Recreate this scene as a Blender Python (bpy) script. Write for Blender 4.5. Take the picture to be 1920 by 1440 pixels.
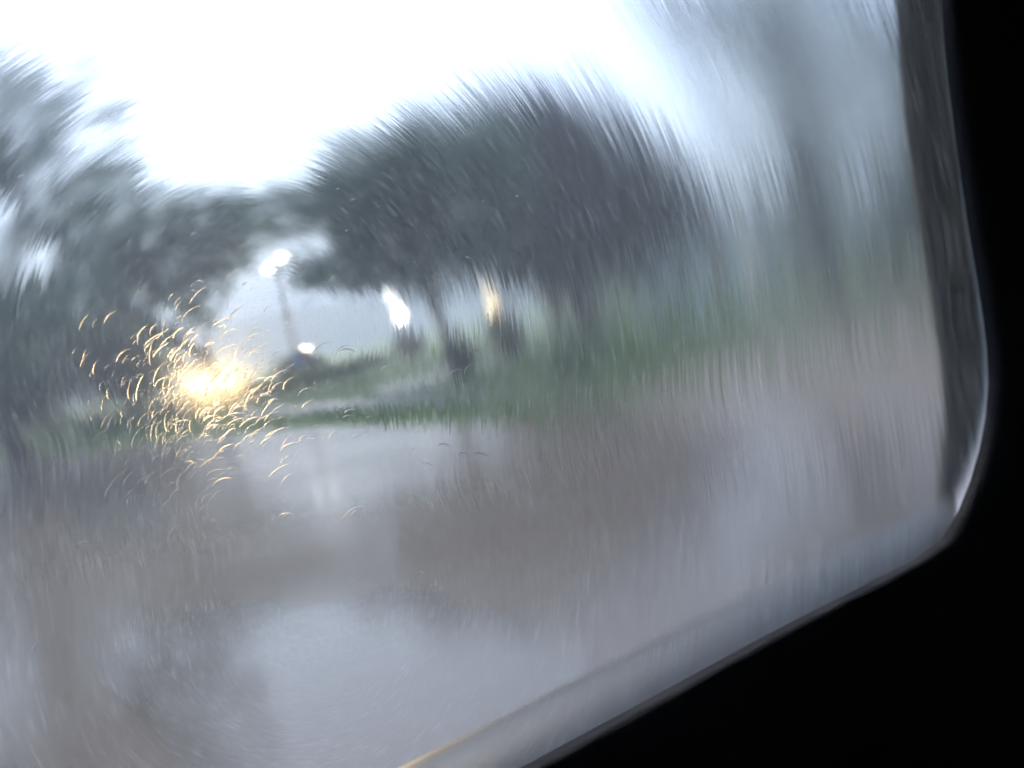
import bpy, math, random
import numpy as np
from mathutils import Vector, Matrix

for o in list(bpy.data.objects):
    bpy.data.objects.remove(o)
random.seed(7)
rng = np.random.default_rng(7)
SC = bpy.context.scene
COL = SC.collection
rad = math.radians

# ------------------------------------------------------------------ camera
EYE = Vector((0.0, 0.0, 1.35))
FOC, PITCH, ROLL = 1884.0, rad(4.28), rad(12.0)
fwd = Vector((0, math.cos(PITCH), -math.sin(PITCH)))
r0 = Vector((1, 0, 0))
u0 = r0.cross(fwd)
RIGHT = r0 * math.cos(ROLL) - u0 * math.sin(ROLL)
UP = r0 * math.sin(ROLL) + u0 * math.cos(ROLL)
cd = bpy.data.cameras.new('camera')
cd.sensor_width = 36
cd.lens = 36 * FOC / 1920
cd.clip_start = 0.02
cd.clip_end = 9000
cam = bpy.data.objects.new('camera', cd)
M = Matrix((RIGHT, UP, -fwd)).transposed().to_4x4()
M.translation = EYE
cam.matrix_world = M
COL.objects.link(cam)
SC.camera = cam
cd.dof.use_dof = True
cd.dof.focus_distance = 0.44
cd.dof.aperture_fstop = 35.3 / 3.8

# ------------------------------------------------------------------ sky and sun
SUN_EL, SUN_AZ = rad(47), rad(-16)          # azimuth from +Y towards +X
w = bpy.data.worlds.new('World')
SC.world = w
w.use_nodes = True
wn = w.node_tree.nodes
sky = wn.new('ShaderNodeTexSky')
sky.sky_type = 'NISHITA'
sky.sun_disc = False
sky.sun_elevation = SUN_EL
sky.sun_rotation = SUN_AZ
sky.air_density = 1.0
sky.dust_density = 1.05
sky.ozone_density = 1.0
bg = wn['Background']
bg.inputs['Strength'].default_value = 0.15
w.node_tree.links.new(sky.outputs[0], bg.inputs['Color'])

sl = bpy.data.lights.new('sun', 'SUN')
sl.energy = 1.0
sl.angle = rad(25)
sl.color = (1.0, 0.96, 0.9)
sun = bpy.data.objects.new('sun', sl)
sd = Vector((math.sin(SUN_AZ) * math.cos(SUN_EL), math.cos(SUN_AZ) * math.cos(SUN_EL), math.sin(SUN_EL)))
sun.rotation_euler = sd.to_track_quat('Z', 'Y').to_euler()
sun.location = sd * 60
COL.objects.link(sun)

SC.view_settings.view_transform = 'Standard'
SC.view_settings.look = 'None'
SC.view_settings.gamma = 1
SC.view_settings.use_curve_mapping = False
SC.view_settings.exposure = 1.4
cy = SC.cycles
cy.use_denoising = True
cy.use_adaptive_sampling = True
cy.adaptive_threshold = 0.03
cy.max_bounces = 12
cy.transmission_bounces = 12
cy.glossy_bounces = 4
cy.diffuse_bounces = 3
cy.volume_bounces = 1
cy.caustics_refractive = True
cy.caustics_reflective = True
cy.blur_glossy = 0.0
cy.sample_clamp_indirect = 12.0

# ------------------------------------------------------------------ helpers
def ray(x, y):
    return fwd * FOC + RIGHT * (x - 960) + UP * (720 - y)

def ground(x, y, z=0.0):
    d = ray(x, y)
    return EYE + d * ((z - EYE.z) / d.z)

def at(x, y, Y):
    d = ray(x, y)
    return EYE + d * (Y / d.y)

def mat(name):
    m = bpy.data.materials.new(name)
    m.use_nodes = True
    return m, m.node_tree.nodes, m.node_tree.links

def simple(name, col, rough=0.5, metal=0.0, noise=0.0, scale=8.0, bump=0.0, spec=0.5):
    m, n, l = mat(name)
    b = n['Principled BSDF']
    b.inputs['Roughness'].default_value = rough
    b.inputs['Metallic'].default_value = metal
    b.inputs['Specular IOR Level'].default_value = spec
    b.inputs['Base Color'].default_value = (*col, 1)
    if noise or bump:
        tc = n.new('ShaderNodeTexCoord')
        tx = n.new('ShaderNodeTexNoise')
        tx.inputs['Scale'].default_value = scale
        tx.inputs['Detail'].default_value = 6
        l.new(tc.outputs['Object'], tx.inputs['Vector'])
        if noise:
            rp = n.new('ShaderNodeMix')
            rp.data_type = 'RGBA'
            rp.inputs[6].default_value = (*[c * (1 - noise) for c in col], 1)
            rp.inputs[7].default_value = (*[min(1, c * (1 + noise)) for c in col], 1)
            l.new(tx.outputs['Fac'], rp.inputs[0])
            l.new(rp.outputs[2], b.inputs['Base Color'])
        if bump:
            bp = n.new('ShaderNodeBump')
            bp.inputs['Strength'].default_value = bump
            bp.inputs['Distance'].default_value = 0.02
            l.new(tx.outputs['Fac'], bp.inputs['Height'])
            l.new(bp.outputs[0], b.inputs['Normal'])
    return m

def emit(name, col, strength):
    m, n, l = mat(name)
    b = n['Principled BSDF']
    b.inputs['Base Color'].default_value = (0.8, 0.8, 0.8, 1)
    b.inputs['Emission Color'].default_value = (*col, 1)
    b.inputs['Emission Strength'].default_value = strength
    return m

class MB:
    """collects vertices and faces of one mesh"""
    def __init__(s):
        s.v, s.f = [], []
    def add(s, vs, fs):
        k = len(s.v)
        s.v += [tuple(x) for x in vs]
        s.f += [tuple(i + k for i in q) for q in fs]
        return s
    def box(s, x0, x1, y0, y1, z0, z1):
        return s.add([(x0,y0,z0),(x1,y0,z0),(x1,y1,z0),(x0,y1,z0),(x0,y0,z1),(x1,y0,z1),(x1,y1,z1),(x0,y1,z1)],
                     [(0,3,2,1),(4,5,6,7),(0,1,5,4),(1,2,6,5),(2,3,7,6),(3,0,4,7)])
    def tube(s, pts, rs, n=8, cap=True):
        pts = [Vector(p) for p in pts]
        rings = []
        for i, p in enumerate(pts):
            a = pts[max(i - 1, 0)]; b = pts[min(i + 1, len(pts) - 1)]
            t = (b - a).normalized()
            u = t.cross(Vector((0, 1, 0)))
            if u.length < 0.1: u = t.cross(Vector((1, 0, 0)))
            u.normalize(); v = t.cross(u)
            rings.append([p + (u * math.cos(2*math.pi*k/n) + v * math.sin(2*math.pi*k/n)) * rs[i] for k in range(n)])
        vs = [q for r in rings for q in r]
        fs = [(i*n+k, i*n+(k+1) % n, (i+1)*n+(k+1) % n, (i+1)*n+k) for i in range(len(pts)-1) for k in range(n)]
        if cap:
            fs.append(tuple(range(n))[::-1]); fs.append(tuple((len(pts)-1)*n+k for k in range(n)))
        return s.add(vs, fs)
    def lathe(s, prof, n=16, c=(0, 0, 0)):
        vs, fs = [], []
        for (r, z) in prof:
            vs += [(c[0]+r*math.cos(2*math.pi*k/n), c[1]+r*math.sin(2*math.pi*k/n), c[2]+z) for k in range(n)]
        for i in range(len(prof)-1):
            fs += [(i*n+k, i*n+(k+1) % n, (i+1)*n+(k+1) % n, (i+1)*n+k) for k in range(n)]
        fs.append(tuple(range(n))[::-1]); fs.append(tuple((len(prof)-1)*n+k for k in range(n)))
        return s.add(vs, fs)
    def prism(s, poly, axis, a, b):
        """extrude a 2-D polygon along axis 'x' (poly is y,z)"""
        n = len(poly)
        if axis == 'x': f = lambda p, t: (t, p[0], p[1])
        elif axis == 'y': f = lambda p, t: (p[0], t, p[1])
        else: f = lambda p, t: (p[0], p[1], t)
        vs = [f(p, a) for p in poly] + [f(p, b) for p in poly]
        fs = [tuple(range(n))[::-1], tuple(range(n, 2*n))] + [(k, (k+1) % n, n+(k+1) % n, n+k) for k in range(n)]
        return s.add(vs, fs)
    def mesh(s, name, m=None, smooth=False):
        me = bpy.data.meshes.new(name)
        me.from_pydata(s.v, [], s.f)
        if m: me.materials.append(m)
        if smooth:
            me.polygons.foreach_set('use_smooth', [True] * len(me.polygons))
        me.update()
        return me
    def build(s, name, m=None, parent=None, smooth=False, bevel=0.0, fix=True):
        me = s.mesh(name, m, smooth)
        if fix:
            import bmesh
            bm = bmesh.new(); bm.from_mesh(me)
            bmesh.ops.recalc_face_normals(bm, faces=bm.faces)
            bm.to_mesh(me); bm.free()
        o = link(name, me, parent)
        if bevel:
            b = o.modifiers.new('bevel', 'BEVEL'); b.width = bevel; b.segments = 2; b.limit_method = 'ANGLE'
        return o

def link(name, data, parent=None):
    o = bpy.data.objects.new(name, data)
    COL.objects.link(o)
    if parent: o.parent = parent
    return o

def tag(o, label=None, cat=None, group=None, kind=None):
    if label: o['label'] = label
    if cat: o['category'] = cat
    if group: o['group'] = group
    if kind: o['kind'] = kind
    return o

def empty(name, loc, rz=0.0):
    o = link(name, None)
    o.location = loc
    o.rotation_euler = (0, 0, rz)
    return o

def sheet(name, px, z, m, label=None):
    """flat ground sheet: outline points are on the ground plane"""
    me = bpy.data.meshes.new(name)
    me.from_pydata([(p[0], p[1], z) for p in px], [], [tuple(range(len(px)))])
    me.materials.append(m)
    o = link(name, me)
    tag(o, label, None, None, 'structure')
    return o

# ------------------------------------------------------------------ surface materials
def wet_ground(name, c1, c2, rough0, rough1, scale, bump, coat=1.0):
    m, n, l = mat(name)
    b = n['Principled BSDF']
    tc = n.new('ShaderNodeTexCoord')
    t1 = n.new('ShaderNodeTexNoise'); t1.inputs['Scale'].default_value = scale; t1.inputs['Detail'].default_value = 8
    t2 = n.new('ShaderNodeTexNoise'); t2.inputs['Scale'].default_value = scale * 40; t2.inputs['Detail'].default_value = 4
    t3 = n.new('ShaderNodeTexNoise'); t3.inputs['Scale'].default_value = 0.35; t3.inputs['Detail'].default_value = 5
    for t in (t1, t2, t3): l.new(tc.outputs['Object'], t.inputs['Vector'])
    mx = n.new('ShaderNodeMix'); mx.data_type = 'RGBA'
    mx.inputs[6].default_value = (*c1, 1); mx.inputs[7].default_value = (*c2, 1)
    l.new(t1.outputs['Fac'], mx.inputs[0])
    l.new(mx.outputs[2], b.inputs['Base Color'])
    b.inputs['Roughness'].default_value = 0.55
    mr = n.new('ShaderNodeMapRange')
    mr.inputs['From Min'].default_value = 0.42; mr.inputs['From Max'].default_value = 0.62
    mr.inputs['To Min'].default_value = rough0; mr.inputs['To Max'].default_value = rough1
    l.new(t3.outputs['Fac'], mr.inputs['Value'])
    b.inputs['Coat Weight'].default_value = coat
    b.inputs['Specular IOR Level'].default_value = 0.1
    b.inputs['Coat IOR'].default_value = 1.36
    l.new(mr.outputs[0], b.inputs['Coat Roughness'])
    bp = n.new('ShaderNodeBump'); bp.inputs['Strength'].default_value = bump; bp.inputs['Distance'].default_value = 0.01
    l.new(t2.outputs['Fac'], bp.inputs['Height'])
    l.new(bp.outputs[0], b.inputs['Normal'])
    return m

M_road = wet_ground('wet_asphalt', (0.046, 0.029, 0.017), (0.078, 0.051, 0.031), 0.12, 0.20, 0.8, 0.06, 0.72)
M_path = wet_ground('wet_path', (0.10, 0.097, 0.092), (0.15, 0.143, 0.135), 0.4, 0.5, 1.5, 0.5, 0.5)
M_grass = wet_ground('lawn_soil', (0.080, 0.135, 0.020), (0.120, 0.190, 0.036), 0.5, 0.6, 0.6, 0.6, 0.0)
M_blade = simple('grass_blade', (0.090, 0.155, 0.030), 0.6, noise=0.5, scale=0.5)
M_water = wet_ground('puddle_water', (0.036, 0.025, 0.016), (0.056, 0.039, 0.026), 0.10, 0.16, 0.6, 0.0)
nt = M_water.node_tree
bpn = [x for x in nt.nodes if x.type == 'BUMP'][0]
tcn = [x for x in nt.nodes if x.type == 'TEX_COORD'][0]
vr = nt.nodes.new('ShaderNodeTexVoronoi'); vr.inputs['Scale'].default_value = 3.2
mw = nt.nodes.new('ShaderNodeMath'); mw.operation = 'MULTIPLY'; mw.inputs[1].default_value = 60.0
ms = nt.nodes.new('ShaderNodeMath'); ms.operation = 'SINE'
nt.links.new(tcn.outputs['Object'], vr.inputs['Vector'])
nt.links.new(vr.outputs['Distance'], mw.inputs[0]); nt.links.new(mw.outputs[0], ms.inputs[0])
nt.links.new(ms.outputs[0], bpn.inputs['Height'])
bpn.inputs['Strength'].default_value = 0.25; bpn.inputs['Distance'].default_value = 0.003

# ------------------------------------------------------------------ ground, road, paths, puddles
G = 1400.0
g = MB().add([(-G, -G, 0), (G, -G, 0), (G, G, 0), (-G, G, 0)], [(0, 1, 2, 3)]).build('ground', M_grass)
tag(g, 'green lawn and verge beyond the wet road', None, None, 'structure')

def gp(pts): return [ground(x, y) for x, y in pts]
road_edge = gp([(-420, 935), (-100, 880), (300, 826), (600, 800), (820, 796), (1000, 790), (1130, 768), (1250, 728), (1450, 662), (1700, 590), (2050, 500), (2400, 400)])
road = sheet('road', [(-60, -25, 0)] + [(q.x, q.y, 0) for q in [Vector((-60, road_edge[0].y, 0))] + road_edge] + [(60, road_edge[-1].y, 0), (60, -25, 0)], 0.004, M_road, 'wet grey brown asphalt road')
M_dirt = wet_ground('wet_dirt', (0.15, 0.115, 0.09), (0.22, 0.175, 0.14), 0.45, 0.6, 1.2, 0.5, 0.3)
sheet('dirt_shoulder', gp([(1150, 764), (1250, 730), (1450, 664), (1700, 592), (2050, 502), (2400, 402), (2500, 640), (2000, 790), (1640, 800), (1380, 790)]), 0.007, M_dirt, 'bare tan dirt shoulder beside the road')
near_path = gp([(430, 774), (600, 755), (860, 737), (1060, 730), (1230, 724)]) + gp([(1180, 738), (1050, 750), (860, 754), (600, 770), (440, 784)])
sheet('path', near_path, 0.008, M_path, 'pale wet footpath between the grass strips')
up_path = gp([(690, 733), (880, 684), (1010, 661), (1160, 632)]) + gp([(1165, 640), (1015, 672), (885, 697), (715, 740)])
sheet('path', up_path, 0.012, M_path, 'narrow pale path crossing the upper lawn')

def blob_px(cx, cy_, rx, ry, n=28, seed=0, amp=0.22):
    rr = random.Random(seed)
    ph = [rr.uniform(0, 6.28) for _ in range(4)]
    out = []
    for k in range(n):
        a = 2 * math.pi * k / n
        s = 1 + amp * (math.sin(2*a+ph[0])*.5 + math.sin(3*a+ph[1])*.4 + math.sin(5*a+ph[2])*.3 + math.sin(7*a+ph[3])*.2)
        out.append(ground(cx + rx*s*math.cos(a), cy_ + ry*s*math.sin(a)))
    return out
for i, (cx, cyy, rx, ry, lb) in enumerate([
        (650, 1310, 390, 225, 'large rain puddle near the car mirroring the bright sky'),
        (215, 950, 85, 75, 'small bright puddle below the headlights'),
        ]):
    sheet('puddle', blob_px(cx, cyy, rx, ry, seed=i + 3), 0.009, M_water, lb)

# grass blades on the verges
def in_poly(P, x, y):
    c = np.zeros(len(x), bool)
    n = len(P)
    for i in range(n):
        x1, y1 = P[i][0], P[i][1]; x2, y2 = P[i-1][0], P[i-1][1]
        c ^= ((y1 > y) != (y2 > y)) & (x < (x2-x1)*(y-y1)/((y2-y1) if y2 != y1 else 1e-9)+x1)
    return c
N = 60000
dist = 11 + 45 * rng.random(N) ** 1.6
bx = dist * rng.uniform(-0.62, 0.62, N); by = dist
edge = np.array([(q.x, q.y) for q in road_edge]); o_ = np.argsort(edge[:, 0])
keep = by > np.interp(bx, edge[o_, 0], edge[o_, 1]) + 0.15
for P in (near_path, up_path): keep &= ~in_poly(P, bx, by)
bx, by = bx[keep], by[keep]; N = len(bx)
ang = rng.uniform(0, 6.283, N); hh = rng.uniform(0.06, 0.16, N); ww = rng.uniform(0.012, 0.03, N)
V = np.zeros((N, 3, 3))
V[:, 0] = np.c_[bx - np.cos(ang)*ww, by - np.sin(ang)*ww, np.zeros(N)]
V[:, 1] = np.c_[bx + np.cos(ang)*ww, by + np.sin(ang)*ww, np.zeros(N)]
V[:, 2] = np.c_[bx + rng.normal(0, .05, N), by + rng.normal(0, .05, N), hh]
def np_mesh(name, V, k, m):
    n = len(V)
    me = bpy.data.meshes.new(name)
    me.vertices.add(n*k); me.vertices.foreach_set('co', V.reshape(-1))
    me.loops.add(n*k); me.loops.foreach_set('vertex_index', np.arange(n*k))
    me.polygons.add(n); me.polygons.foreach_set('loop_start', np.arange(n)*k); me.polygons.foreach_set('loop_total', np.full(n, k))
    me.materials.append(m); me.update(); me.validate()
    return me
tag(link('grass', np_mesh('grass', V, 3, M_blade)), 'short wet green grass on the verge and lawn', 'grass', None, 'stuff')

# far wooded hills beyond the park
def hill(name, x0, x1, Y, h, seed, m, label):
    rr = random.Random(seed); n = 60; k = 9
    ph = [rr.uniform(0, 6) for _ in range(6)]
    vs, fs = [], []
    for i in range(n):
        t = i/(n-1); x = x0+(x1-x0)*t
        top = h*(0.55+0.2*math.sin(3*t*3+ph[0])+0.12*math.sin(9*t*2+ph[1])+0.08*math.sin(31*t+ph[2])+0.05*math.sin(67*t+ph[3]))*min(1, 6*t+.1, 6*(1-t)+.1)
        for j in range(k):
            s = j/(k-1)
            vs.append((x, Y+s*160, -0.5+(top+.5)*math.sin(math.pi*s)))
    for i in range(n-1):
        for j in range(k-1):
            fs.append((i*k+j, (i+1)*k+j, (i+1)*k+j+1, i*k+j+1))
    o = MB().add(vs, fs).build(name, m, smooth=True)
    tag(o, label, None, None, 'structure')
M_hill = simple('far_woods', (0.05, 0.07, 0.05), 0.9, noise=0.5, scale=0.08, bump=0.5)
hill('hills', -500, 700, 330, 46, 3, M_hill, 'far wooded rise fading into the rain haze')

# ------------------------------------------------------------------ trees
def leaf_mat(name, c, t=0.35):
    m, n, l = mat(name)
    b = n['Principled BSDF']
    ge = n.new('ShaderNodeNewGeometry')
    mx = n.new('ShaderNodeMix'); mx.data_type = 'RGBA'
    mx.inputs[6].default_value = (*[x*0.55 for x in c], 1); mx.inputs[7].default_value = (*[x*1.5 for x in c], 1)
    l.new(ge.outputs['Random Per Island'], mx.inputs[0])
    l.new(mx.outputs[2], b.inputs['Base Color'])
    b.inputs['Roughness'].default_value = 0.5
    tr = n.new('ShaderNodeBsdfTranslucent')
    l.new(mx.outputs[2], tr.inputs['Color'])
    ms = n.new('ShaderNodeMixShader'); ms.inputs[0].default_value = t
    l.new(b.outputs[0], ms.inputs[1]); l.new(tr.outputs[0], ms.inputs[2])
    l.new(ms.outputs[0], n['Material Output'].inputs['Surface'])
    return m
L_green = leaf_mat('leaf_green', (0.055, 0.120, 0.085), 0.5)
L_dark = leaf_mat('leaf_dark', (0.024, 0.050, 0.076))
L_grey = leaf_mat('leaf_grey', (0.060, 0.110, 0.070))
L_bush = leaf_mat('leaf_bush', (0.040, 0.062, 0.040))
L_lime = leaf_mat('leaf_lime', (0.09, 0.15, 0.04))
M_bark = simple('wet_bark', (0.045, 0.038, 0.033), 0.6, noise=0.5, scale=14, bump=0.6)

def leaf_cloud(ells, n, size, clump, per, drop=0.0, hollow=0.55):
    """leaf quads in clumps spread through the crown's ellipsoids (local metres)"""
    vol = np.array([e[3]*e[4]*e[5] for e in ells]); vol = vol/vol.sum()
    nc = max(1, n//per)
    idx = rng.choice(len(ells), nc, p=vol)
    E = np.array(ells)[idx]
    d = rng.normal(size=(nc, 3)); d /= np.linalg.norm(d, axis=1)[:, None]
    rr = (hollow + (1-hollow)*rng.random(nc)) * rng.uniform(.75, 1.06, nc)
    inner = rng.random(nc) < .3
    rr[inner] *= rng.random(inner.sum())**.4
    C = E[:, :3] + d*E[:, 3:6]*rr[:, None]
    P = np.repeat(C, per, 0) + rng.normal(0, 1, (nc*per, 3))*clump*np.array([1, 1, .75])
    P[:, 2] -= drop*rng.random(len(P))
    k = len(P)
    a = rng.normal(size=(k, 3)); a /= np.linalg.norm(a, axis=1)[:, None]
    b = np.cross(a, rng.normal(size=(k, 3))); b /= np.linalg.norm(b, axis=1)[:, None]
    s = size*rng.uniform(.6, 1.3, k)[:, None]
    V = np.stack([P - a*s, P - b*s*.45, P + a*s, P + b*s*.45], 1)
    return V, C

def limb(m, p0, p1, r0_, r1_, n=5, wob=0.06, sides=6):
    p0, p1 = Vector(p0), Vector(p1); L = (p1-p0).length
    pts, rs = [], []
    for i in range(n):
        t = i/(n-1)
        q = p0.lerp(p1, t)
        if 0 < i < n-1: q += Vector((random.gauss(0, 1), random.gauss(0, 1), random.gauss(0, .6)))*L*wob
        pts.append(q); rs.append(r0_*(1-t)+r1_*t)
    m.tube(pts, rs, sides)
    return pts

def tree(label, base, ells, n, size, clump, per, lm, tr, name='tree', group=None, lean=(0, 0), cat='tree', nl=14, drop=0.0, hollow=.55, fork=None):
    root = empty(name, (base.x, base.y, 0))
    tag(root, label, cat, group)
    le = [(e[0]-base.x, e[1]-base.y, e[2], e[3], e[4], e[5]) for e in ells]
    V, C = leaf_cloud(le, n, size, clump, per, drop, hollow)
    V[:, :, 2] = np.maximum(V[:, :, 2], 0.03)
    cr = link('crown', np_mesh('crown', V, 4, lm), root)
    cr['kind'] = 'stuff'
    mid = Vector(np.average([e[:3] for e in le], axis=0, weights=[e[3]*e[4]*e[5] for e in le]))
    low = min(e[2]-e[5] for e in le)
    fz = fork if fork else max(0.8, low*0.9)
    t = MB()
    f = Vector((mid.x*.25+lean[0], mid.y*.25+lean[1], fz))
    pts = limb(t, (0, 0, -0.1), f, tr*1.25, tr*.8, 6, .02, 10)
    top = Vector((mid.x, mid.y, mid.z+max(e[5] for e in le)*.5))
    limb(t, f, top, tr*.8, tr*.12, 7, .04, 8)
    t.build('trunk', M_bark, root, smooth=True)
    for j in range(nl):
        tt = rng.random()*.7
        s = f.lerp(top, tt)
        e = Vector(C[rng.integers(len(C))])
        b = MB()
        ps = limb(b, s, e, tr*.42*(1-tt*.6), tr*.06, 5, .06, 6)
        for q in ps[2:4]:
            limb(b, q, q + Vector((random.gauss(0, 1), random.gauss(0, 1), random.gauss(.2, .7)))*(e-s).length*.3, tr*.14, tr*.03, 4, .06, 5)
        b.build('limb', M_bark, root, smooth=True)
    return root

def E(x, y, Y, rpx, rpy, ry=None):
    """crown ellipsoid: centre on the ray of a picture point at depth Y, radii given in picture points there"""
    c = at(x, y, Y); k = Y/FOC
    rx, rz = rpx*k, rpy*k
    return (c.x, c.y, c.z, rx, ry if ry else (rx+rz)/2, rz)

b = ground(862, 706)
tree('spreading green tree with low branches reaching towards the street lamp', b,
     [E(720, 400, 23.4, 150, 110), E(575, 392, 24.5, 115, 65), E(830, 320, 23.6, 180, 130), E(700, 320, 24, 120, 80), E(870, 480, 23.4, 130, 75), E(640, 500, 24, 130, 60), E(760, 500, 23.5, 90, 55)],
     24000, 0.085, .22, 40, L_green, 0.13, lean=(-.1, 0), nl=16)
b = ground(1112, 628)
tree('tall dense dark grey tree in the middle with a domed crown', b,
     [E(1000, 270, 31, 200, 130), E(1080, 420, 32, 250, 130), E(1180, 360, 31, 150, 130), E(960, 420, 32, 130, 110), E(1285, 410, 32, 125, 85), E(1130, 500, 32, 170, 70), E(1010, 500, 32, 110, 70)],
     44000, 0.13, .26, 40, L_dark, 0.2, nl=16, hollow=.4)
b = ground(430, 752)
tree('broad dark green tree behind the car with lit headlights', b,
     [E(330, 470, 38, 150, 130), E(420, 430, 38, 130, 90), E(220, 420, 37, 170, 120), E(170, 560, 39, 170, 100), E(330, 600, 41, 90, 70), E(60, 640, 40, 150, 110), E(230, 660, 41, 110, 80)],
     17000, 0.15, .28, 50, L_green, 0.24, nl=16, lean=(.5, 0))
b = ground(40, 860)
tree('tall green tree at the edge of the view with a ragged crown', b,
     [E(50, 240, 24, 190, 200), E(190, 330, 25, 110, 90), E(-120, 280, 24, 220, 220), E(-330, 160, 24, 230, 300), E(60, 520, 24, 160, 130), E(-60, 620, 25, 200, 130)],
     15000, 0.11, .22, 50, L_green, 0.2, nl=16)
b = ground(1572, 566)
tree('thin leaning grey tree with sparse foliage beside the road', b,
     [E(1420, 60, 24, 140, 130), E(1540, 170, 24, 120, 150), E(1350, 200, 24, 90, 100), E(1480, 330, 24, 110, 110), E(1620, 40, 24, 150, 130), E(1290, 10, 25, 150, 110), E(1450, -80, 25, 200, 110)],
     11000, 0.09, .25, 16, L_grey, 0.2, nl=11, fork=3.4, hollow=.2)
b = ground(1745, 540)
tree('pale green tree nearest the window frame', b,
     [E(1730, 300, 22, 110, 150), E(1790, 120, 22, 150, 170), E(1720, 440, 22, 80, 70), E(1850, 350, 22, 120, 200)],
     16000, 0.09, .28, 24, L_grey, 0.12, nl=14, hollow=.2)
b = ground(1440, 560)
tree('hazy grey tree behind the low pale building', at(1420, 500, 78),
     [E(1390, 430, 78, 130, 80), E(1500, 380, 80, 120, 110), E(1290, 420, 76, 90, 80)],
     16000, 0.22, .6, 30, L_grey, 0.25, nl=10)
tree('hazy tree behind the pale stucco house', at(1620, 460, 70),
     [E(1610, 400, 70, 110, 110), E(1700, 420, 72, 100, 100)],
     12000, 0.22, .6, 30, L_grey, 0.25, nl=8)
tree('distant dark tree filling the gap behind the far verge', at(60, 760, 62),
     [E(40, 690, 62, 170, 90), E(180, 640, 62, 130, 90), E(-120, 640, 62, 190, 130), E(270, 690, 64, 70, 60)],
     18000, 0.22, .5, 30, L_green, 0.25, nl=8)

def bush(label, px, py, Y, rpx, rpy, lm=L_bush, n=2600, name='bush'):
    c = at(px, py, Y); k = Y/FOC
    root = empty(name, (c.x, c.y, 0)); tag(root, label, 'bush')
    h = max(c.z + rpy*k, .3)
    V, C = leaf_cloud([(0, 0, h*.5, rpx*k, rpx*k, h*.5), (rpx*k*.4, 0, h*.35, rpx*k*.7, rpx*k*.7, h*.4)], n, .06*Y/40+.03, .12, 20, 0, .3)
    V[:, :, 2] = np.maximum(V[:, :, 2], 0.02)
    o = link('foliage', np_mesh('foliage', V, 4, lm), root); o['kind'] = 'stuff'
    s = MB()
    for j in range(6):
        e = C[rng.integers(len(C))]
        limb(s, (random.gauss(0, .08), random.gauss(0, .08), -.05), e, .03, .008, 4, .05, 5)
    s.build('stems', M_bark, root)['kind'] = 'stuff'
bush('round dark bush at the foot of the tall street lamp', 562, 694, 45, 62, 42)
bush('low dark bush between the lamp bush and the globe lamp', 690, 702, 47, 50, 32)
bush('upright dark bush beneath the round white globe lamp', 766, 658, 50, 32, 38)
bush('tall narrow green shrub below the amber lantern', 944, 622, 30, 36, 52, L_bush)
bush('green shrub around the trunk of the spreading tree', 858, 650, 24, 26, 36, L_bush, 1500)
bush('small round shrub on the lawn in front of the pale building', 1262, 592, 33, 26, 20, L_lime, 1500)
bush('dark shrub beside the pale gate pillar', 1128, 612, 36, 34, 24)
bush('bright green shrub on the upper lawn', 1070, 690, 16.5, 40, 26, L_lime, 1500)
bush('bushy dark undergrowth left of the car', 205, 700, 40, 120, 110, L_bush, 9000)
bush('dense undergrowth at the road edge under the tall tree', 0, 740, 30, 170, 130, L_bush, 9000)
bush('low shrub on the right verge by the leaning trunk', 1650, 500, 26, 70, 40, L_lime, 2200)

# low hedge added on the far verge to block the headlights' reflection in the road
p, q = ground(170, 806), ground(640, 748)
p, q = Vector((p.x*36/p.y, 36, 0)), Vector((-5.5, 37, 0))
root = empty('added_hedge', p); tag(root, 'low green hedge on the verge below the headlights', 'hedge')
V, C = leaf_cloud([((q-p).x*t, (q-p).y*t,   .37, .55, .45, .37) for t in np.linspace(0, 1, 16)], 24000, .06, .06, 20, 0, .2)
V[:, :, 2] = np.clip(V[:, :, 2], 0.02, .76)
o = link('foliage', np_mesh('foliage', V, 4, L_lime), root); o['kind'] = 'stuff'
st = MB()
for j in range(14):
    t = j/13; d = q-p
    limb(st, (d.x*t, d.y*t, -.05), (d.x*t+random.gauss(0, .1), d.y*t, .32), .03, .01, 4, .05, 5)
st.build('stems', M_bark, root)['kind'] = 'stuff'

# ------------------------------------------------------------------ buildings and wall
M_stucco = simple('pale_stucco', (0.62, 0.66, 0.66), 0.8, noise=.15, scale=3, bump=.2)
M_cream = simple('cream_render', (0.66, 0.58, 0.52), 0.8, noise=.15, scale=3, bump=.2)
M_roof = simple('slate_roof', (0.10, 0.10, 0.11), 0.5, noise=.3, scale=6, bump=.3)
M_glass = simple('dark_window', (0.03, 0.04, 0.05), 0.05)
M_white = simple('white_frame', (0.7, 0.7, 0.68), 0.5)
M_door = simple('brown_door', (0.12, 0.07, 0.05), 0.5, noise=.3, scale=9)

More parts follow.
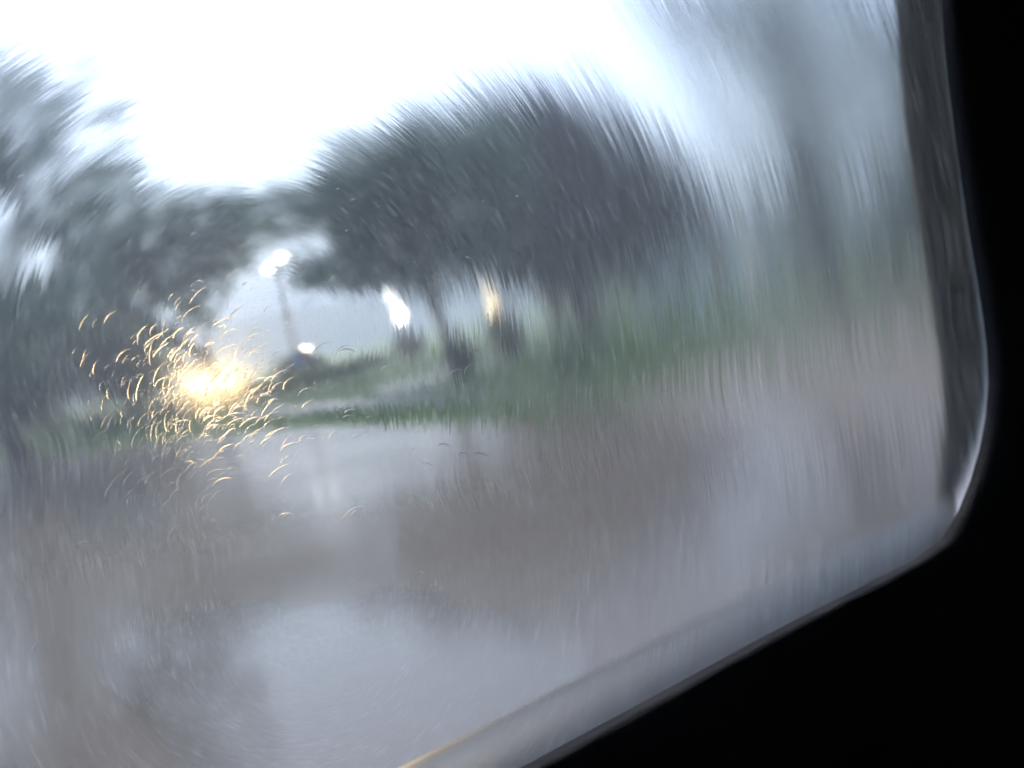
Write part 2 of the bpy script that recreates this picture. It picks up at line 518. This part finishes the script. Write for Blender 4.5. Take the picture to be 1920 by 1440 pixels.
def house(label, c, wd, dp, hh_, rh, rz, m, wins, name='house'):
    root = empty(name, (c.x, c.y, 0), rz); tag(root, label, 'house')
    MB().box(-wd/2, wd/2, 0, dp, -.2, hh_).build('wall', m, root)
    r = MB().add([(-wd/2-.3, -.35, hh_), (wd/2+.3, -.35, hh_), (wd/2+.3, dp+.35, hh_), (-wd/2-.3, dp+.35, hh_),
                  (-wd/2-.3, -.35, hh_+.12), (wd/2+.3, -.35, hh_+.12), (wd/2+.3, dp+.35, hh_+.12), (-wd/2-.3, dp+.35, hh_+.12),
                  (-wd/2+dp*.4, dp/2, hh_+rh), (wd/2-dp*.4, dp/2, hh_+rh)],
                 [(3,2,1,0),(0,1,5,4),(1,2,6,5),(2,3,7,6),(3,0,4,7),(4,5,9,8),(5,6,9),(6,7,8,9),(7,4,8)]).build('roof', M_roof, root)
    MB().box(-wd*.2-.25, -wd*.2+.25, dp/2-.25, dp/2+.25, hh_+rh*.4, hh_+rh+.5).build('chimney', M_door, r)
    for (x, z0, ww_, h_) in wins:
        wv = MB().box(x-ww_/2, x+ww_/2, -.05, -.02, z0, z0+h_).build('window', M_glass, root)
        f = MB()
        for (a0, a1, b0, b1) in ((x-ww_/2-.07, x-ww_/2, z0, z0+h_), (x+ww_/2, x+ww_/2+.07, z0, z0+h_), (x-ww_/2-.07, x+ww_/2+.07, z0+h_, z0+h_+.08), (x-.03, x+.03, z0, z0+h_)):
            f.box(a0, a1, -.09, -.003, b0, b1)
        f.build('frame', M_white, wv)
        MB().box(x-ww_/2-.12, x+ww_/2+.12, -.15, -.003, z0-.09, z0-.002).build('sill', M_white, wv)
    d = MB().box(wd*.1-.5, wd*.1+.5, -.06, -.004, 0, 2.1).build('door', M_door, root)
    MB().box(wd*.1+.33, wd*.1+.37, -.12, -.061, 1.0, 1.12).build('handle', M_white, d)
    return root
house('low pale grey building with a slate roof beyond the lawn', at(1330, 560, 60), 8.4, 6, 2.7, 1.3, rad(-6), M_stucco, [(-3, .9, 1.1, 1.2), (-1.2, .9, 1.1, 1.2), (3, .9, 1.1, 1.2)])
house('cream rendered house partly behind the leaning tree', at(1500, 540, 48), 3.6, 4, 2.3, 1.1, rad(-8), M_cream, [(-1.1, .9, .8, 1.0), (1.2, .9, .6, 1.0)])
# pale gate pillars behind the middle tree
for (px, lb) in ((1046, 'pale stone gate pillar under the dark tree, nearer the amber lantern'), (1088, 'pale stone gate pillar under the dark tree, nearer the dark shrub')):
    c = at(px, 600, 36)
    root = empty('gate_pillar', (c.x, c.y, 0)); tag(root, lb, 'gate pillar', 'gate pillars under the dark tree')
    MB().box(-.28, .28, -.28, .28, -.1, 1.9).build('shaft', M_cream, root, bevel=.02)
    MB().box(-.36, .36, -.36, .36, 1.902, 2.05).build('cap', M_stucco, root, bevel=.02)
    MB().lathe([(.05, 0), (.2, .06), (.24, .2), (.16, .36), (.02, .42)], 14, (0, 0, 2.05)).build('finial', M_stucco, root, smooth=True)

# ------------------------------------------------------------------ lamps, sign
M_post = simple('dark_post', (0.02, 0.024, 0.028), 0.4, metal=.6, noise=.2, scale=20)
E_white = emit('lamp_white', (1.0, 0.97, 0.9), 9)
E_globe = emit('lamp_globe', (1.0, 0.96, 0.86), 7)
E_amber = emit('lamp_amber', (1.0, 0.72, 0.36), 0.7)
E_amber2 = emit('lamp_amber_core', (1.0, 0.80, 0.45), 4)
E_warm = emit('lamp_bollard', (1.0, 0.85, 0.7), 5)

def street_lamp():
    top = at(516, 494, 50); root = empty('street_lamp', (top.x, top.y, 0)); h = top.z
    tag(root, 'tall street lamp with two lit white heads above the round bush', 'street lamp')
    MB().lathe([(.16, -.1), (.16, .25), (.10, .4), (.085, 1.2), (.06, h-.35), (.05, h-.3)], 12).build('pole', M_post, root, smooth=True)
    MB().lathe([(.11, 0), (.13, .06), (.13, .34), (.1, .4)], 12, (0, 0, h*.52)).build('collar', M_post, root, smooth=True)
    for s, dx, dz in ((-1, -.42, -.1), (1, .36, .24)):
        MB().tube([(0, 0, h-.45), (dx*.3, 0, h-.2+dz*.5), (dx*.8, 0, h+dz*.9)], [.035, .03, .03], 8).build('arm', M_post, root, smooth=True)
        hd = MB().box(dx-.26, dx+.26, -.14, .14, h+dz+.02, h+dz+.12).build('lamp_head', M_post, root, bevel=.03)
        MB().lathe([(.02, -.12), (.11, -.09), (.15, 0), (.15, .018)], 14, (dx, 0, h+dz)).build('lens', E_white, hd, smooth=True)
street_lamp()

def globe_lamp():
    c = at(750, 590, 66); root = empty('globe_lamp', (c.x, c.y, 0)); h = c.z
    tag(root, 'post lamp with a bright white globe above the upright bush', 'street lamp')
    MB().lathe([(.12, -.1), (.12, .2), (.06, .35), (.05, h-.42), (.11, h-.4), (.11, h-.34)], 12).build('pole', M_post, root, smooth=True)
    MB().lathe([(.06, -.33), (.18, -.25), (.26, -.05), (.25, .14), (.15, .3), (.06, .34)], 18, (0, 0, h)).build('globe', E_globe, root, smooth=True)
    MB().tube([(-.05, 0, h+.34), (-.2, 0, h+.7), (-.35, 0, h+1.1)], [.03, .03, .03], 8).build('arm', M_post, root)
    MB().lathe([(.03, -.12), (.14, -.06), (.16, .05), (.05, .12)], 12, (-.38, 0, h+1.2)).build('upper_lens', E_globe, root, smooth=True)
globe_lamp()

def amber_lantern():
    c = at(924, 576, 40); root = empty('lantern_post', (c.x, c.y, 0)); h = c.z
    tag(root, 'amber lit column lantern above the tall narrow shrub', 'lantern')
    MB().lathe([(.12, -.1), (.12, .15), (.06, .3), (.05, h-.2), (.14, h-.16), (.14, h-.1)], 12).build('pole', M_post, root, smooth=True)
    MB().lathe([(.06, .12), (.085, .25), (.07, .72), (.05, .78)], 14, (0, 0, h)).build('lantern_glass', E_amber, root, smooth=True)
    MB().lathe([(.06, -.09), (.16, -.04), (.17, .06), (.09, .115)], 14, (0, 0, h)).build('bulb', E_amber2, root, smooth=True)
    MB().lathe([(.12, .782), (.13, .81), (.03, .9)], 14, (0, 0, h)).build('cap', M_post, root, smooth=True)
amber_lantern()

def bollard():
    c = at(574, 653, 44); root = empty('bollard_light', (c.x, c.y, 0)); h = c.z
    tag(root, 'small lit post light beside the blue sign', 'bollard light')
    MB().lathe([(.06, -.1), (.06, h-.2), (.09, h-.16), (.09, h-.1)], 12).build('post', M_post, root, smooth=True)
    MB().lathe([(.07, -.098), (.1, -.03), (.1, .05), (.05, .098)], 12, (0, 0, h)).build('lens', E_warm, root, smooth=True)
    MB().lathe([(.14, .1), (.14, .13), (.03, .19)], 12, (0, 0, h)).build('cap', M_post, root, smooth=True)
bollard()
c = at(557, 670, 43.5)
root = empty('blue_sign', (c.x, c.y, 0)); tag(root, 'small blue sign plate on a post in front of the lamp bush', 'sign')
MB().tube([(0, 0, -.1), (0, 0, c.z+.3)], [.03, .03], 8).build('post', M_post, root)
MB().box(-.17, .17, -.06, -.035, c.z-.45, c.z+.28).build('plate', simple('sign_blue', (0.02, 0.14, 0.5), .35), root, bevel=.01)

# ------------------------------------------------------------------ oncoming car
def car(c, rz):
    root = empty('oncoming_car', (c.x, c.y, 0), rz)
    tag(root, 'dark car facing the viewer with both headlights blazing on the wet road', 'car')
    paint = simple('car_paint', (0.03, 0.035, 0.04), 0.2, metal=.4)
    blk = simple('car_black', (0.015, 0.015, 0.015), .5)
    gl = simple('car_glass', (0.02, 0.025, 0.03), .04)
    # y is the car's length, the nose at y = 0 pointing to -y
    prof = [(0, .28), (-.02, .55), (.06, .72), (.25, .80), (1.1, .93), (1.25, .95), (3.9, .98), (4.15, .9), (4.2, .5), (4.15, .28)]
    vs, fs = [], []; xs = [-.86, -.8, -.45, 0, .45, .8, .86]; n = len(prof)
    for x in xs:
        e = abs(x)/.86
        for (y, z) in prof:
            vs.append((x, y + .22*e**4*(1 if y < 2 else -1), z - .07*e**4*(z > .5)))
    for i in range(len(xs)-1):
        for j in range(n):
            fs.append((i*n+j, i*n+(j+1) % n, (i+1)*n+(j+1) % n, (i+1)*n+j))
    fs += [tuple(range(n)), tuple((len(xs)-1)*n+j for j in range(n))]
    MB().add(vs, fs).build('body', paint, root, smooth=False, bevel=.03)
    cab = MB().add([(-.74, 1.2, .93), (.74, 1.2, .93), (.78, 3.9, .95), (-.78, 3.9, .95), (-.55, 1.95, 1.42), (.55, 1.95, 1.42), (.56, 3.3, 1.42), (-.56, 3.3, 1.42)],
                   [(0,3,2,1),(4,5,6,7),(0,1,5,4),(1,2,6,5),(2,3,7,6),(3,0,4,7)]).build('cabin', paint, root, bevel=.05)
    MB().add([(-.66, 1.27, .99), (.66, 1.27, .99), (.5, 1.9, 1.38), (-.5, 1.9, 1.38), (-.66, 1.245, 1.0), (.66, 1.245, 1.0), (.5, 1.875, 1.39), (-.5, 1.875, 1.39)],
             [(0,1,2,3),(4,7,6,5),(0,4,5,1),(1,5,6,2),(2,6,7,3),(3,7,4,0)]).build('windscreen', gl, root)
    MB().box(-.5, .5, -.05, .02, .5, .62).build('grille', blk, root, bevel=.01)
    MB().box(-.8, .8, -.06, .1, .3, .42).build('bumper', blk, root, bevel=.03)
    MB().box(-.25, .25, -.085, -.062, .33, .42).build('number_plate', M_white, root)
    for s in (-1, 1):
        h = MB().lathe([(.1, 0), (.125, .02), (.125, .09)], 16).build('headlight', emit('headlight', (1.0, .68, .29), 5200), root, smooth=True)
        h.location = (s*.64, -.0, .64); h.rotation_euler = (rad(-90), 0, 0)
        r = MB().lathe([(.127, .03), (.16, .035), (.16, .1), (.127, .1)], 16).build('bezel', blk, h)
        MB().box(s*.93-.1, s*.93+.1, 1.45, 1.55, .95, 1.08).build('mirror', paint, root, bevel=.03)
        for y in (.8, 3.4):
            t = MB().lathe([(.2, -.1), (.3, -.1), (.32, -.05), (.32, .05), (.3, .1), (.2, .1)], 22).build('tyre', blk, root, smooth=False)
            t.location = (s*.76, y, .32); t.rotation_euler = (0, rad(90), 0)
            MB().lathe([(.06, -.105), (.19, -.102), (.19, .102), (.06, .105)], 16).build('rim', M_post, t)
hl = at(404, 727, 52)
car(hl, rad(4))

# ------------------------------------------------------------------ the viewer's car: window, seal, sill, trim, cabin
S_DIR = Vector((0.824, 0.566, 0)).normalized()
N_DIR = S_DIR.cross(Vector((0, 0, 1)))           # from the pane into the cabin
P_ORG = Vector((0.0994, 0.5596, 1.13))           # a point of the sill on the pane
MP = Matrix((S_DIR, Vector((0, 0, 1)), N_DIR)).transposed().to_4x4()
MP.translation = P_ORG
def pane(x, y, off=0.0):
    """picture point -> pane-local (a, b) on the plane 'off' metres inside the glass"""
    d = ray(x, y)
    t = ((P_ORG + N_DIR*off - EYE).dot(N_DIR)) / d.dot(N_DIR)
    q = EYE + d*t - P_ORG
    return (q.dot(S_DIR), q.z)

own = link('passenger_car', None)
own.matrix_world = MP
tag(own, 'dark interior of the viewer\'s car with its rain wet window', 'car')
M_rub = simple('seal_rubber', (0.010, 0.011, 0.011), 0.6, noise=.2, scale=60, spec=.2)
M_strip = simple('gloss_strip', (0.60, 0.63, 0.68), 0.3, metal=.2)
M_sill = simple('sill_paint', (0.020, 0.022, 0.026), 0.45, metal=0, noise=.15, scale=30, spec=.35)
M_trim = simple('black_trim', (0.010, 0.010, 0.011), 0.7, noise=.3, scale=120, bump=.1, spec=.08)
M_liner = simple('cabin_lining', (0.012, 0.012, 0.013), 0.9, noise=.3, scale=60)

def loft(name, inner, outer, m, h0, h1, bulge, ns=8, back=0.012, parent=own, smooth=True):
    """strip between two picture contours that lie at heights h0 / h1 inside the glass, rounded towards the cabin"""
    A = [pane(*p, h0) for p in resample(inner)]; B = [pane(*p, h1) for p in resample(outer)]
    vs, fs = [], []; k = ns+3
    for a, b in zip(A, B):
        for i in range(ns+1):
            t = i/ns
            vs.append((a[0]+(b[0]-a[0])*t, a[1]+(b[1]-a[1])*t, h0+(h1-h0)*t+bulge*math.sin(math.pi*t)))
        vs.append((b[0], b[1], h1-back)); vs.append((a[0], a[1], h0-back))
    for i in range(len(A)-1):
        for j in range(k):
            fs.append((i*k+j, i*k+(j+1) % k, (i+1)*k+(j+1) % k, (i+1)*k+j))
    fs += [tuple(range(k)), tuple((len(A)-1)*k+j for j in range(k))]
    o = MB().add(vs, fs).build(name, m, parent, smooth=smooth)
    return o

def resample(P, n=40):
    P = np.array(P, float)
    # smooth the polyline (Catmull-Rom) then resample by arc length
    Q = []
    for i in range(len(P)-1):
        p0, p1, p2, p3 = P[max(i-1, 0)], P[i], P[i+1], P[min(i+2, len(P)-1)]
        for t in np.linspace(0, 1, 8, endpoint=False):
            Q.append(.5*((2*p1)+(-p0+p2)*t+(2*p0-5*p1+4*p2-p3)*t*t+(-p0+3*p1-3*p2+p3)*t**3))
    Q.append(P[-1]); Q = np.array(Q)
    s = np.r_[0, np.cumsum(np.linalg.norm(np.diff(Q, axis=0), axis=1))]
    u = np.linspace(0, s[-1], n)
    return np.c_[np.interp(u, s, Q[:, 0]), np.interp(u, s, Q[:, 1])]

C_in = [(1685, -160), (1697, 40), (1713, 200), (1738, 380), (1764, 540), (1783, 680), (1788, 780), (1782, 870), (1774, 930), (1760, 1000), (1748, 1056)]
C_mid = [(1776, -160), (1788, 60), (1802, 220), (1824, 400), (1847, 560), (1858, 690), (1850, 790), (1828, 885), (1796, 965), (1768, 1025), (1752, 1060)]
C_out = [(1788, -160), (1800, 60), (1818, 220), (1843, 400), (1869, 560), (1884, 690), (1876, 800), (1850, 905), (1806, 1002), (1757, 1058)]
loft('window_seal', C_in, [(x+4, y) for x, y in C_mid], M_rub, -0.070, -0.064, 0.004)
C_far = [(x+6, y+3) for x, y in C_out]
loft('window_strip', C_mid, C_far, M_strip, -0.057, -0.008, 0.004)
# outer belt moulding: a rounded section swept along the sill, outside the glass
sec = [(-.0065, -.045), (-.0085, -.022), (-.014, -.0145), (-.024, -.0085), (-.038, -.0045), (-.054, -.0025), (-.070, -.0035), (-.084, -.0075), (-.093, -.015), (-.097, -.028), (-.098, -.05)]
xs = np.linspace(-1.15, .36, 30); vs, fs = [], []; k = len(sec)
for x in xs: vs += [(x, y, z) for z, y in sec]
for i in range(len(xs)-1):
    for j in range(k): fs.append((i*k+j, i*k+(j+1) % k, (i+1)*k+(j+1) % k, (i+1)*k+j))
fs += [tuple(range(k)), tuple((len(xs)-1)*k+j for j in range(k))]
MB().add(vs, fs).build('window_sill', M_sill, own, smooth=True)
T_in = C_out[:-1] + [(1755, 1046), (1688, 1084), (1496, 1182), (1246, 1320), (994, 1458), (692, 1622)]
T_out = [(2600, -500), (2600, -200), (2600, 60), (2600, 300), (2600, 500), (2600, 700), (2600, 900), (2600, 1100), (2600, 1300), (2500, 1500), (2300, 1700), (2000, 1900), (1700, 2100), (1400, 2300), (1100, 2500)]
loft('door_trim', T_in, T_out, M_trim, 0.014, 0.06, 0.012, 12, .0125)

# cabin shell so that the inside stays dark (pane-local: x along the sill, y up, z into the cabin)
def shell(name, *b): MB().box(*b).build(name, M_liner, own)
shell('roof_lining', -1.5, 2.2, .52, .56, -.02, 1.5)
shell('cabin_floor', -1.5, 2.2, -.95, -.9, .06, 1.5)
shell('far_door', -1.5, 2.2, -.9, .52, 1.46, 1.5)
shell('front_wall', 2.2, 2.24, -.95, .56, -.02, 1.5)
shell('rear_wall', -1.54, -1.5, -.95, -.1, -.02, 1.5)
shell('roof_rail', -1.5, 2.2, .46, .52, -.02, .02)
shell('rear_pillar', -1.5, -1.15, -.9, .46, -.02, .02)
shell('lower_door', -1.5, 2.2, -.9, -.14, -.02, .05)

# window glass: two skins, the outer one carries the smeared film of rain water
def wet_glass():
    m, n, l = mat('wet_glass')
    n.remove(n['Principled BSDF'])
    def math_(op, a, b=None, c=None):
        x = n.new('ShaderNodeMath'); x.operation = op
        for i, v in enumerate((a, b, c)):
            if v is None: continue
            if isinstance(v, (int, float)): x.inputs[i].default_value = v
            else: l.new(v, x.inputs[i])
        return x.outputs[0]
    tc = n.new('ShaderNodeTexCoord')
    sp = n.new('ShaderNodeSeparateXYZ'); l.new(tc.outputs['Object'], sp.inputs[0])
    X, Y = sp.outputs[0], sp.outputs[1]
    c1 = pane(520, 640); c2 = pane(590, 1110)
    ylo, yhi = pane(560, 1040)[1], pane(560, 700)[1]
    mr = n.new('ShaderNodeMapRange'); mr.interpolation_type = 'SMOOTHSTEP'
    mr.inputs['From Min'].default_value = ylo; mr.inputs['From Max'].default_value = yhi
    l.new(Y, mr.inputs['Value'])
    k = mr.outputs[0]
    cx = math_('MULTIPLY_ADD', k, c1[0]-c2[0], c2[0]); cyv = math_('MULTIPLY_ADD', k, c1[1]-c2[1], c2[1])
    dx = math_('SUBTRACT', X, cx); dy = math_('SUBTRACT', Y, cyv)
    r = math_('SQRT', math_('ADD', math_('MULTIPLY', dx, dx), math_('ADD', math_('MULTIPLY', dy, dy), 1e-6)))
    tx = math_('DIVIDE', math_('MULTIPLY', dy, -1.0), r); ty = math_('DIVIDE', dx, r)
    th = math_('ARCTAN2', dy, dx)
    # fine grain of the film, smeared along the wiping direction
    wnz = n.new('ShaderNodeTexWhiteNoise'); wnz.noise_dimensions = '3D'
    sc = n.new('ShaderNodeVectorMath'); sc.operation = 'SCALE'; sc.inputs['Scale'].default_value = 90000.0
    l.new(tc.outputs['Object'], sc.inputs[0]); l.new(sc.outputs[0], wnz.inputs['Vector'])
    sep = n.new('ShaderNodeSeparateColor'); l.new(wnz.outputs['Color'], sep.inputs[0])
    g1 = math_('SUBTRACT', math_('ADD', sep.outputs[0], sep.outputs[1]), 1.0)
    g2 = math_('SUBTRACT', sep.outputs[2], 0.5)
    # rivulets: change quickly across the smear, slowly along it
    cv = n.new('ShaderNodeCombineXYZ')
    l.new(math_('MULTIPLY', r, 1150.0), cv.inputs[0]); l.new(math_('MULTIPLY', th, 5.0), cv.inputs[1])
    nz = n.new('ShaderNodeTexNoise'); nz.inputs['Scale'].default_value = 1.0; nz.inputs['Detail'].default_value = 3
    l.new(cv.outputs[0], nz.inputs['Vector'])
    s1 = math_('SUBTRACT', nz.outputs['Fac'], 0.5)
    rc = math_('MINIMUM', r, 0.34)
    rs = math_('MULTIPLY', rc, math_('POWER', math_('DIVIDE', rc, 0.34), 0.12))
    amp = math_('MULTIPLY_ADD', rs, GL['along'], GL['base'])
    tang = math_('ADD', math_('MULTIPLY', g1, amp), math_('MULTIPLY', math_('MULTIPLY', s1, rs), GL['streak']))
    radl = math_('MULTIPLY', g2, GL['across'])
    ex = math_('ADD', math_('MULTIPLY', tx, tang), math_('MULTIPLY', ty, radl))
    ey = math_('SUBTRACT', math_('MULTIPLY', ty, tang), math_('MULTIPLY', tx, radl))
    co = n.new('ShaderNodeCombineXYZ'); l.new(ex, co.inputs[0]); l.new(ey, co.inputs[1])
    vt = n.new('ShaderNodeVectorTransform'); vt.vector_type = 'VECTOR'; vt.convert_from = 'OBJECT'; vt.convert_to = 'WORLD'
    l.new(co.outputs[0], vt.inputs[0])
    ge = n.new('ShaderNodeNewGeometry')
    ad = n.new('ShaderNodeVectorMath'); ad.operation = 'ADD'
    l.new(ge.outputs['Normal'], ad.inputs[0]); l.new(vt.outputs[0], ad.inputs[1])
    nm = n.new('ShaderNodeVectorMath'); nm.operation = 'NORMALIZE'; l.new(ad.outputs[0], nm.inputs[0])
    ga = n.new('ShaderNodeBsdfGlass'); ga.inputs['IOR'].default_value = 1.45; ga.inputs['Roughness'].default_value = GL['rough']
    l.new(nm.outputs[0], ga.inputs['Normal'])
    gb = n.new('ShaderNodeBsdfGlass'); gb.inputs['IOR'].default_value = 1.45; gb.inputs['Roughness'].default_value = GL['halo_rough']
    m1 = n.new('ShaderNodeMixShader'); m1.inputs[0].default_value = GL['halo']
    l.new(ga.outputs[0], m1.inputs[1]); l.new(gb.outputs[0], m1.inputs[2])
    tr = n.new('ShaderNodeBsdfTranslucent'); tr.inputs['Color'].default_value = (.88, .97, 1, 1)
    cv2 = n.new('ShaderNodeCombineXYZ')
    l.new(math_('MULTIPLY', r, 1100.0), cv2.inputs[0]); l.new(math_('MULTIPLY', th, 9.0), cv2.inputs[1])
    nz2 = n.new('ShaderNodeTexNoise'); nz2.inputs['Scale'].default_value = 1.0; nz2.inputs['Detail'].default_value = 2
    l.new(cv2.outputs[0], nz2.inputs['Vector'])
    pw = math_('POWER', nz2.outputs['Fac'], 5.0)
    m2 = n.new('ShaderNodeMixShader'); l.new(math_('MULTIPLY_ADD', pw, GL['fog_streak'], GL['fog']), m2.inputs[0])
    l.new(m1.outputs[0], m2.inputs[1]); l.new(tr.outputs[0], m2.inputs[2])
    l.new(m2.outputs[0], n['Material Output'].inputs['Surface'])
    return m
GL = dict(along=0.46, base=0.0, streak=1.35, across=0.022, rough=0.0, halo_rough=0.16, halo=0.015, fog=0.012, fog_streak=0.50)
M_wet = wet_glass()
M_clear, n_, l_ = mat('clear_glass')
n_.remove(n_['Principled BSDF'])
gg = n_.new('ShaderNodeBsdfGlass'); gg.inputs['IOR'].default_value = 1.45; gg.inputs['Roughness'].default_value = 0.0
l_.new(gg.outputs[0], n_['Material Output'].inputs['Surface'])

out = [pane(*p) for p in resample([(1775, -400)] + [(x+8, y+5) for x, y in C_out])] + [pane(*p) for p in ((1690, 1106), (1500, 1205), (1250, 1345), (1000, 1485), (600, 1720))]
out += [(-1.16, out[-1][1]), (-1.16, .47), (out[0][0], .47)]
me = bpy.data.meshes.new('window_glass')
k = len(out)
me.from_pydata([(a, b, 0) for a, b in out] + [(a, b, -.004) for a, b in out], [],
               [tuple(range(k)), tuple(range(k, 2*k))] + [(i, (i+1) % k, k+(i+1) % k, k+i) for i in range(k)])
me.materials.append(M_clear); me.materials.append(M_wet)
import bmesh
bm = bmesh.new(); bm.from_mesh(me); bmesh.ops.recalc_face_normals(bm, faces=bm.faces)
bm.faces.ensure_lookup_table(); bm.faces[1].material_index = 1
bm.to_mesh(me); bm.free()
glass = link('window_glass', me, own)
glass['label'] = 'rain wet car window smeared with water'

# raindrops trailing over the outer skin
M_drop, n_, l_ = mat('rain_water')
n_.remove(n_['Principled BSDF'])
gg = n_.new('ShaderNodeBsdfGlass'); gg.inputs['IOR'].default_value = 1.33; gg.inputs['Roughness'].default_value = 0.2
l_.new(gg.outputs[0], n_['Material Output'].inputs['Surface'])
def drop_verts(L, W, H, bend, hook, n=11, c=7):
    """a comma-shaped bead of water lying along +x on the plane z = 0, bulging to -z"""
    vs, fs = [], []
    x = y = 0.0; a = bend*.5+hook; pts = []
    for i in range(n):
        t = i/(n-1)
        pts.append((x, y, a)); st = L/(n-1)
        a -= (bend + hook*2.2*max(0, 1-3*t))/(n-1)*1.0
        x += math.cos(a)*st; y += math.sin(a)*st
    for i, (px, py, a) in enumerate(pts):
        t = i/(n-1)
        wd = W*(math.sin(math.pi*min(1, (t*.92+.06)))**.6)*(1-.55*t)
        for j in range(c):
            s = -1+2*j/(c-1)
            vs.append((px - math.sin(a)*wd*s*.5, py+math.cos(a)*wd*s*.5, -.0003-H*(wd/W)*(1-s*s)))
    k = len(vs)
    vs += [(v[0], v[1], -.00029) for i in range(n) for v in (vs[i*c], vs[i*c+c-1])]
    for i in range(n-1):
        for j in range(c-1):
            fs.append((i*c+j, (i+1)*c+j, (i+1)*c+j+1, i*c+j+1))
        fs.append((k+2*i, k+2*i+1, k+2*i+3, k+2*i+2))
    return vs, fs
shapes = []
for i in range(14):
    vs, fs = drop_verts(random.uniform(.004, .011), random.uniform(.0005, .0010), random.uniform(.00008, .00016), random.uniform(.5, 1.5), random.uniform(.2, .9))
    me = MB().add(vs, fs).mesh('raindrop', M_drop, True)
    shapes.append((me, vs, fs))
def spot(i):
    if i < 235: return random.gauss(378, 80), random.gauss(750, 75)
    return random.uniform(150, 900), random.uniform(600, 1000)
for i in range(280):
    px, py = spot(i)
    a, b = pane(px, py)
    o = link('raindrop', shapes[i % 14][0], glass)
    tl = math.atan2(1, 0)
    ang = -math.atan2(px-520, 900-py*.3)*1.1 + random.gauss(.1, .3)
    o.matrix_local = Matrix.Translation((a, b, -.0042)) @ Matrix.Rotation(ang, 4, 'Z') @ Matrix.Diagonal((random.uniform(.7, 1.2),)*3 + (1,))

# the many finer drops of the same spray, too small to pick apart
mist = MB()
for i in range(520):
    _, vs, fs = shapes[random.randrange(14)]
    if i < 380: px, py = random.gauss(380, 95), random.gauss(750, 85)
    else: px, py = random.uniform(-40, 1500), random.uniform(150, 1250)
    a, b = pane(px, py); k = random.uniform(.3, .65) if i < 380 else random.uniform(.2, .4)
    an = -math.atan2(px-520, 900-py*.3)*1.1 + random.gauss(.1, .35); c_, s_ = math.cos(an)*k, math.sin(an)*k
    mist.add([(a+v[0]*c_-v[1]*s_, b+v[0]*s_+v[1]*c_, -.0043+v[2]) for v in vs], fs)
mo = link('raindrop_spray', mist.mesh('raindrop_spray', M_drop, True), glass); mo['kind'] = 'stuff'

# ------------------------------------------------------------------ rain haze
hz = MB().box(-G-60, G+60, -G-60, G+60, -1.0, 60).build('haze', None)
m, n_, l_ = mat('rain_haze')
n_.remove(n_['Principled BSDF'])
pv = n_.new('ShaderNodeVolumePrincipled')
pv.inputs['Color'].default_value = (.74, .80, .89, 1); pv.inputs['Density'].default_value = 0.0042
pv.inputs['Anisotropy'].default_value = 0.3
l_.new(pv.outputs[0], n_['Material Output'].inputs['Volume'])
hz.data.materials.append(m)
tag(hz, 'pale rain haze filling the air', 'haze', None, 'stuff')
